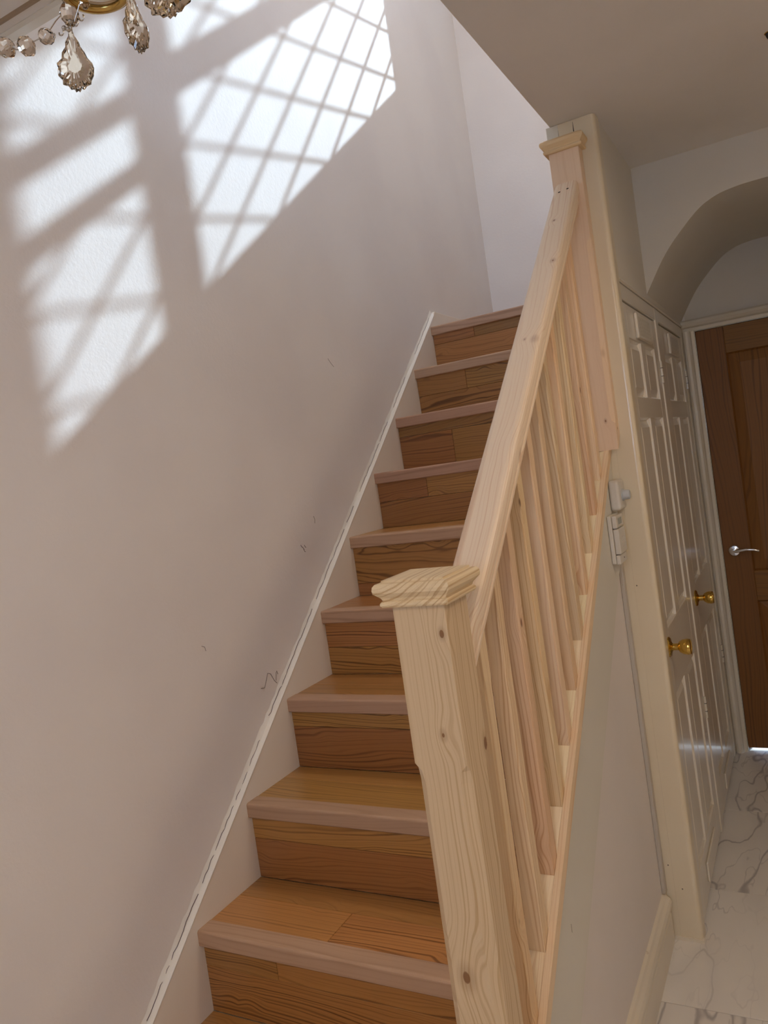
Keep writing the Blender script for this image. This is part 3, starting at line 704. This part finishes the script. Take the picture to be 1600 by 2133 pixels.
for i in range(3):
    bm = BM(); z = 0.838 + i * 0.010
    tube(bm, [(0.8183, 1.215 + 0.012 * j, z + 0.006 * math.sin(math.pi * (j / 4) * 0.6)) for j in range(5)], 0.0008, 6); link_mesh('ridge', bm, M['plastic'], mc)
bm = BM(); lathe(bm, [(0.002, 0), (0.002, 0.001)], (0.8138, 1.245, 0.803), (1, 0, 0), 10); link_mesh('screw', bm, M['dark'], ctl)

# ------------------------------------------------------------------ marks on the left wall
def squiggle(pts, r=0.0007):
    bm = BM(); tube(bm, [(WL + 0.0003, y, z) for y, z in pts], r, 5); o = link_mesh('scuff_mark', bm, M['mark'], wall_left); return o
squiggle([(0.585, 0.625), (0.600, 0.622), (0.612, 0.640), (0.621, 0.655), (0.633, 0.650), (0.645, 0.628), (0.655, 0.618)])
squiggle([(0.652, 0.626), (0.657, 0.646), (0.661, 0.650), (0.664, 0.640)])
for a, b_ in ((0.860, 0.965), (0.868, 0.958), (0.878, 0.962), (0.872, 0.950)): squiggle([(a, b_), (a + 0.003, b_ - 0.006), (a + 0.007, b_ - 0.008)], 0.0009)
squiggle([(0.948, 1.040), (0.953, 1.030), (0.950, 1.018)], 0.0006)
squiggle([(0.390, 0.790), (0.400, 0.785), (0.402, 0.775)], 0.0006)
squiggle([(1.165, 1.530), (1.18, 1.515), (1.195, 1.505)], 0.0005)

# ------------------------------------------------------------------ windows
def window(num, x0, x1, z0, z1, y, label, diamonds=True, mull=(), trans=()):
    w = thing('window_%d' % num, ((x0 + x1) / 2, y, z0), label, None, 'structure')
    bm = BM(); t = 0.002
    f = 0.10 if diamonds else 0.05
    box(bm, x0 - f, x0, y, y + 0.03, z0 - f, z1 + f); box(bm, x1, x1 + f, y, y + 0.03, z0 - f, z1 + f)
    box(bm, x0, x1, y, y + 0.03, z0 - f, z0); box(bm, x0, x1, y, y + 0.03, z1, z1 + f)
    link_mesh('window_frame', bm, M['upvc'], w)
    for a, b_ in mull: bxo('mullion', a, b_, y, y + 0.03, z0, z1, M['upvc'], w)
    for (a, b_, c_, d_) in trans: bxo('transom', a, b_, y + 0.001, y + 0.029, c_, d_, M['upvc'], w)
    bxo('pane', x0, x1, y + 0.012, y + 0.0125, z0, z1, M['pane'], w)
    if diamonds:
        m = 1.144; sp = 0.195
        def came(c_, s, xa, xb, za, zb__):
            # line z = c_ + s*m*x clipped to the rectangle
            pts = []
            xs_ = sorted([xa, xb, (za - c_) / (s * m), (zb__ - c_) / (s * m)])
            p, q = xs_[1], xs_[2]
            zp, zq = c_ + s * m * p, c_ + s * m * q
            if q - p < 0.004 or min(zp, zq) < za - 1e-6 or max(zp, zq) > zb__ + 1e-6 or p < xa - 1e-6 or q > xb + 1e-6: return
            bm = BM(); tube(bm, [(p, y + 0.012, zp), (q, y + 0.012, zq)], 0.0062, 6); link_mesh('lead_came', bm, M['lead'], w)
        for (xa, xb, za, zb__) in diamonds:
            for i in range(-12, 14):
                came(4.470 + sp * i, -1, xa, xb, za, zb__)
                came(2.752 + sp * i, 1, xa, xb, za, zb__)
    return w
# the landing window that throws the sun patches (opening 1.4 m above the landing)
RX = (0.367, 1.012); LX = (1.086, 1.256)
window(1, RX[0], LX[1], 3.322, 4.10, YD + 0.003, 'leaded diamond window high above the landing', [(RX[0], RX[1], 3.322, 3.843), (RX[0], RX[1], 3.935, 4.10), (LX[0], LX[1], 3.322, 3.697), (LX[0], LX[1], 3.91, 4.10)],
       mull=[(RX[1], LX[0])], trans=[(RX[0], RX[1], 3.843, 3.935), (LX[0], LX[1], 3.857, 3.91), (LX[0], LX[1], 3.697, 3.742)])
window(2, 0.80, 1.60, 2.95, 3.85, -2.46, 'upstairs window added behind the camera for cool skylight', False)  # added to bring cool skylight onto the upper walls

window(3, 1.05, 1.60, 1.05, 1.65, -2.46, 'glazed opening added behind the camera for sky fill', False)  # added so sky light fills the hall from the camera side

# ------------------------------------------------------------------ hall lamp out of view, plus lamps added for fill by the entrance and upstairs
def unseen_ceiling_lamp(x, y, z, watt, col, label):
    t = thing('unseen_ceiling_lamp', (x, y, z - 0.09), label, 'lamp')
    bm = BM(); lathe(bm, [(0.10, 0), (0.10, 0.02), (0.05, 0.03), (0, 0.03)], (x, y, z - 0.031), (0, 0, 1), 24); link_mesh('lamp_base', bm, M['brass'], t, True)
    bm = BM(); lathe(bm, [(0.0, 0), (0.06, 0.006), (0.11, 0.025), (0.135, 0.05), (0.12, 0.058), (0.0, 0.058)], (x, y, z - 0.09), (0, 0, 1), 24); link_mesh('lamp_shade', bm, M['lampglass'], t, True)
    l = light('bulb', 'AREA', (x, y, z - 0.095), watt, col, shape='DISK', size=0.26)
    l.parent = t; l.matrix_parent_inverse = Matrix.Translation(t.location).inverted()
unseen_ceiling_lamp(1.85, 0.55, H, HALL_W, (1.0, 0.78, 0.55), 'round glass ceiling lamp of the hall, right of the frame')
unseen_ceiling_lamp(1.25, -1.7, H, 9.0, (1.0, 0.80, 0.60), 'round glass ceiling lamp added for fill, unseen behind the camera')  # added as warm fill from the camera side
unseen_ceiling_lamp(0.85, 1.3, TOPZ, STAIR_FILL_W, (1.0, 0.87, 0.74), 'round glass ceiling lamp added for fill upstairs, unseen')  # added to brighten the upstairs walls

# ------------------------------------------------------------------ chandelier
ch = thing('chandelier', (0.70, -0.46, 1.60), 'gold chandelier arm with faceted smoky crystal drops and bead strings, top left', 'chandelier')
def crystal(name, top, length, width, yaw, lean, m, parent=ch):
    """flat faceted pendalogue hanging from top"""
    out = [(0.12, 0.0), (0.18, 0.07), (0.36, 0.17), (0.42, 0.25), (0.60, 0.34), (0.72, 0.44), (0.93, 0.52), (1.0, 0.60), (0.94, 0.72), (0.80, 0.80), (0.74, 0.87), (0.50, 0.90), (0.36, 0.955), (0.20, 0.95), (0.10, 1.0), (0.0, 0.985)]
    L_ = [(x * width / 2, -z * length) for x, z in out]
    left = [(-x * (0.90 if i % 2 else 1.0), z) for i, (x, z) in enumerate(L_)]
    poly = L_[:-1] + [(0.012 * width, -0.975 * length)] + list(reversed(left[:-1]))
    rot = Euler((0, lean, yaw)).to_matrix(); bm = BM(); T_ = Vector(top)
    cz = -0.56 * length
    def R(s, d): return [bm.verts.new(T_ + rot @ Vector((x * s, d, cz + (z - cz) * s))) for x, z in poly]
    th = width * 0.18
    rings = [R(0.42, -th), R(0.78, -th * 0.72), R(1.0, -th * 0.12), R(1.0, th * 0.12), R(0.78, th * 0.72), R(0.42, th)]
    n = len(poly)
    for A, B in zip(rings, rings[1:]):
        for i in range(n): bm.faces.new([A[i], A[(i + 1) % n], B[(i + 1) % n], B[i]])
    bm.faces.new(list(reversed(rings[0]))); bm.faces.new(rings[-1])
    return link_mesh(name, bm, m, parent)
def bead(c, r, squash=0.75, axis=(0, 0, 1), parent=ch, m=None):
    bm = BM(); pr = [(0.0, -squash), (0.45, -squash * 0.9), (0.88, -squash * 0.45), (1.0, 0.0), (0.88, squash * 0.45), (0.45, squash * 0.9), (0.0, squash)]
    lathe(bm, [(a * r, b_ * r) for a, b_ in pr], c, axis, 8); return link_mesh('crystal_bead', bm, m or M['bead'], parent)
def wire(pts, r=0.0007):
    bm = BM(); tube(bm, pts, r, 6); return link_mesh('wire_link', bm, M['wire'], ch, True)
Yc = -0.35
VW = math.atan2(1.2866 - 0.60, 1.0 - 0.35 + 0.01)   # drops turned roughly to the camera
# camera-right and camera-up directions keep the strands upright in the room
crystal('crystal_drop', (0.6185, Yc, 1.679), 0.067, 0.041, 0.70, 0.03, M['crystal'])
bead((0.6205, Yc, 1.699), 0.0105, 1.35)
wire([(0.6205, Yc, 1.676), (0.6205, Yc, 1.690)])
for dx, dz in ((-0.006, 0.0), (0.005, 0.003), (0.0, -0.004)): bead((0.6195 + dx, Yc - 0.004, 1.684 + dz), 0.003, 0.9, m=M['wire'])
strand = [(0.4885, Yc, 1.715), (0.5100, Yc, 1.7035), (0.5455, Yc, 1.6915), (0.5795, Yc, 1.6895)]
bead(strand[1], 0.0125, 0.85, (1, 0, 0.2)); bead(strand[2], 0.0118, 0.85, (1, 0, 0)); bead(strand[3], 0.0095, 0.95, (0.8, 0, 0.6)); bead(strand[0], 0.011, 0.85)
wire([(0.521, Yc, 1.6985), (0.528, Yc, 1.694), (0.5345, Yc, 1.692)]); wire([(0.557, Yc, 1.692), (0.566, Yc, 1.6915), (0.572, Yc, 1.6905)])
wire([(0.586, Yc, 1.694), (0.598, Yc, 1.700), (0.609, Yc, 1.703), (0.613, Yc, 1.690)])
for (cx, cz) in ((0.592, 1.684), (0.606, 1.683), (0.630, 1.684), (0.640, 1.686)):
    wire([(cx + 0.0035 * math.cos(t), Yc - 0.002, cz + 0.0035 * math.sin(t)) for t in [math.pi * (0.9 + 1.3 * i / 8) for i in range(9)]], 0.0008)
wire([(0.6265, Yc, 1.688), (0.634, Yc, 1.697), (0.640, Yc, 1.705)])
bead((0.6455, Yc, 1.7005), 0.006, 1.1)
# gold dish: a ring shaped bobeche with a clear glass rim
dc = Vector((0.662, Yc + 0.003, 1.7105))
def ringpts(c, r, tilt=(0.0, 0.0)): return [c + Vector((r * math.cos(2 * math.pi * i / 40), r * math.sin(2 * math.pi * i / 40), r * tilt[0] * math.cos(2 * math.pi * i / 40))) for i in range(40)]
bm = BM(); tube(bm, ringpts(dc, 0.0335, (0.05, 0)), 0.0056, 10, True); link_mesh('gold_ring', bm, M['gold'], ch, True)
bm = BM(); tube(bm, ringpts(dc + Vector((0, 0, -0.001)), 0.0395, (0.05, 0)), 0.0015, 6, True); link_mesh('glass_rim', bm, M['bead'], ch, True)
bm = BM(); lathe(bm, [(0.0, -0.006), (0.016, -0.005), (0.028, -0.001), (0.028, 0.001), (0.016, -0.002), (0.0, -0.003)], dc, (0.05, 0, 1), 32); link_mesh('glass_dish', bm, M['bead'], ch, True)
crystal('crystal_drop', (0.6905, Yc + 0.03, 1.694), 0.026, 0.016, 0.3, 0.1, M['crystal'])
crystal('crystal_drop', (0.7190, Yc - 0.008, 1.6800), 0.066, 0.030, 1.25, -0.03, M['crystal'])
bead((0.7200, Yc - 0.008, 1.6860), 0.006, 0.8)
crystal('crystal_drop', (0.7640, Yc + 0.0, 1.7120), 0.075, 0.062, 0.2, 0.0, M['crystal'])
# the rest of the fitting, above the frame: arms, stem, canopy, candle cups, drops all round
cc = Vector((0.70, -0.46, 0))
bm = BM(); lathe(bm, [(0.006, 1.70), (0.02, 1.715), (0.028, 1.74), (0.012, 1.765), (0.010, 1.83), (0.022, 1.86), (0.010, 1.89), (0.006, 1.92), (0.006, 2.03), (0.03, 2.045), (0.05, 2.075)], (cc.x, cc.y, 0), (0, 0, 1), 24); link_mesh('central_stem', bm, M['gold'], ch, True)
for i in range(5):
    a = math.atan2(dc.y - cc.y, dc.x - cc.x) + 2 * math.pi * i / 5; d = Vector((math.cos(a), math.sin(a), 0)); R0 = (Vector((dc.x, dc.y, 0)) - cc).length
    pts = [cc + d * (R0 * t) + Vector((0, 0, 1.745 - 0.020 * math.sin(math.pi * t) + (0.0 if t < 0.9 else 0.0))) for t in (0.05, 0.2, 0.4, 0.6, 0.8, 1.0)]
    bm = BM(); tube(bm, pts, 0.005, 8); link_mesh('gold_arm', bm, M['gold'], ch, True)
    e = cc + d * R0
    bm = BM(); lathe(bm, [(0.012, 0), (0.014, 0.012), (0.010, 0.02), (0.010, 0.075), (0.0, 0.078)], (e.x, e.y, 1.735), (0, 0, 1), 16); link_mesh('candle_tube', bm, M['plastic'], ch, True)
    if i:
        bm = BM(); lathe(bm, [(0.012, 0.010), (0.030, -0.004), (0.042, -0.0085), (0.0475, 0.002), (0.030, 0.004), (0.014, 0.016)], (e.x, e.y, 1.722), (0, 0, 1), 24); link_mesh('gold_dish', bm, M['gold'], ch, True)
        for s in range(3):
            b_ = a + 2.1 * s
            if e.x + 0.045 * math.cos(b_) < 9: crystal('crystal_drop', (e.x + 0.046 * math.cos(b_), e.y + 0.046 * math.sin(b_), 1.722), 0.03, 0.018, b_, 0, M['crystal'])

# small details
bm = BM(); box(bm, 0.7899, 0.7903, 0.426, 0.4272, 0.190, 0.207); link_mesh('scratch', bm, M['slot'], st)
for x, z in ((0.7995, -0.155), (0.832, -0.225), (0.817, 0.700)):
    bm = BM(); lathe(bm, [(0.0022, -0.001), (0.0022, 0.0003)], (x, YP, z), (0, -1, 0), 8); link_mesh('chip', bm, M['slot'], post)

hk_ = thing('ceiling_fitting', (1.330, 1.239, 2.06), 'small dark round fitting on the hall ceiling at the right edge', 'fitting')
bm = BM(); lathe(bm, [(0.0, -0.014), (0.006, -0.013), (0.0085, -0.006), (0.009, 0.0)], (1.330, 1.239, 2.0768), (0, 0, 1), 16); link_mesh('dark_cup', bm, M['dark'], hk_, True)
bm = BM(); lathe(bm, [(0.0105, 0.0), (0.0115, -0.0015), (0.0095, -0.0025)], (1.330, 1.239, 2.0768), (0, 0, 1), 16); link_mesh('rim', bm, M['brass'], hk_, True)
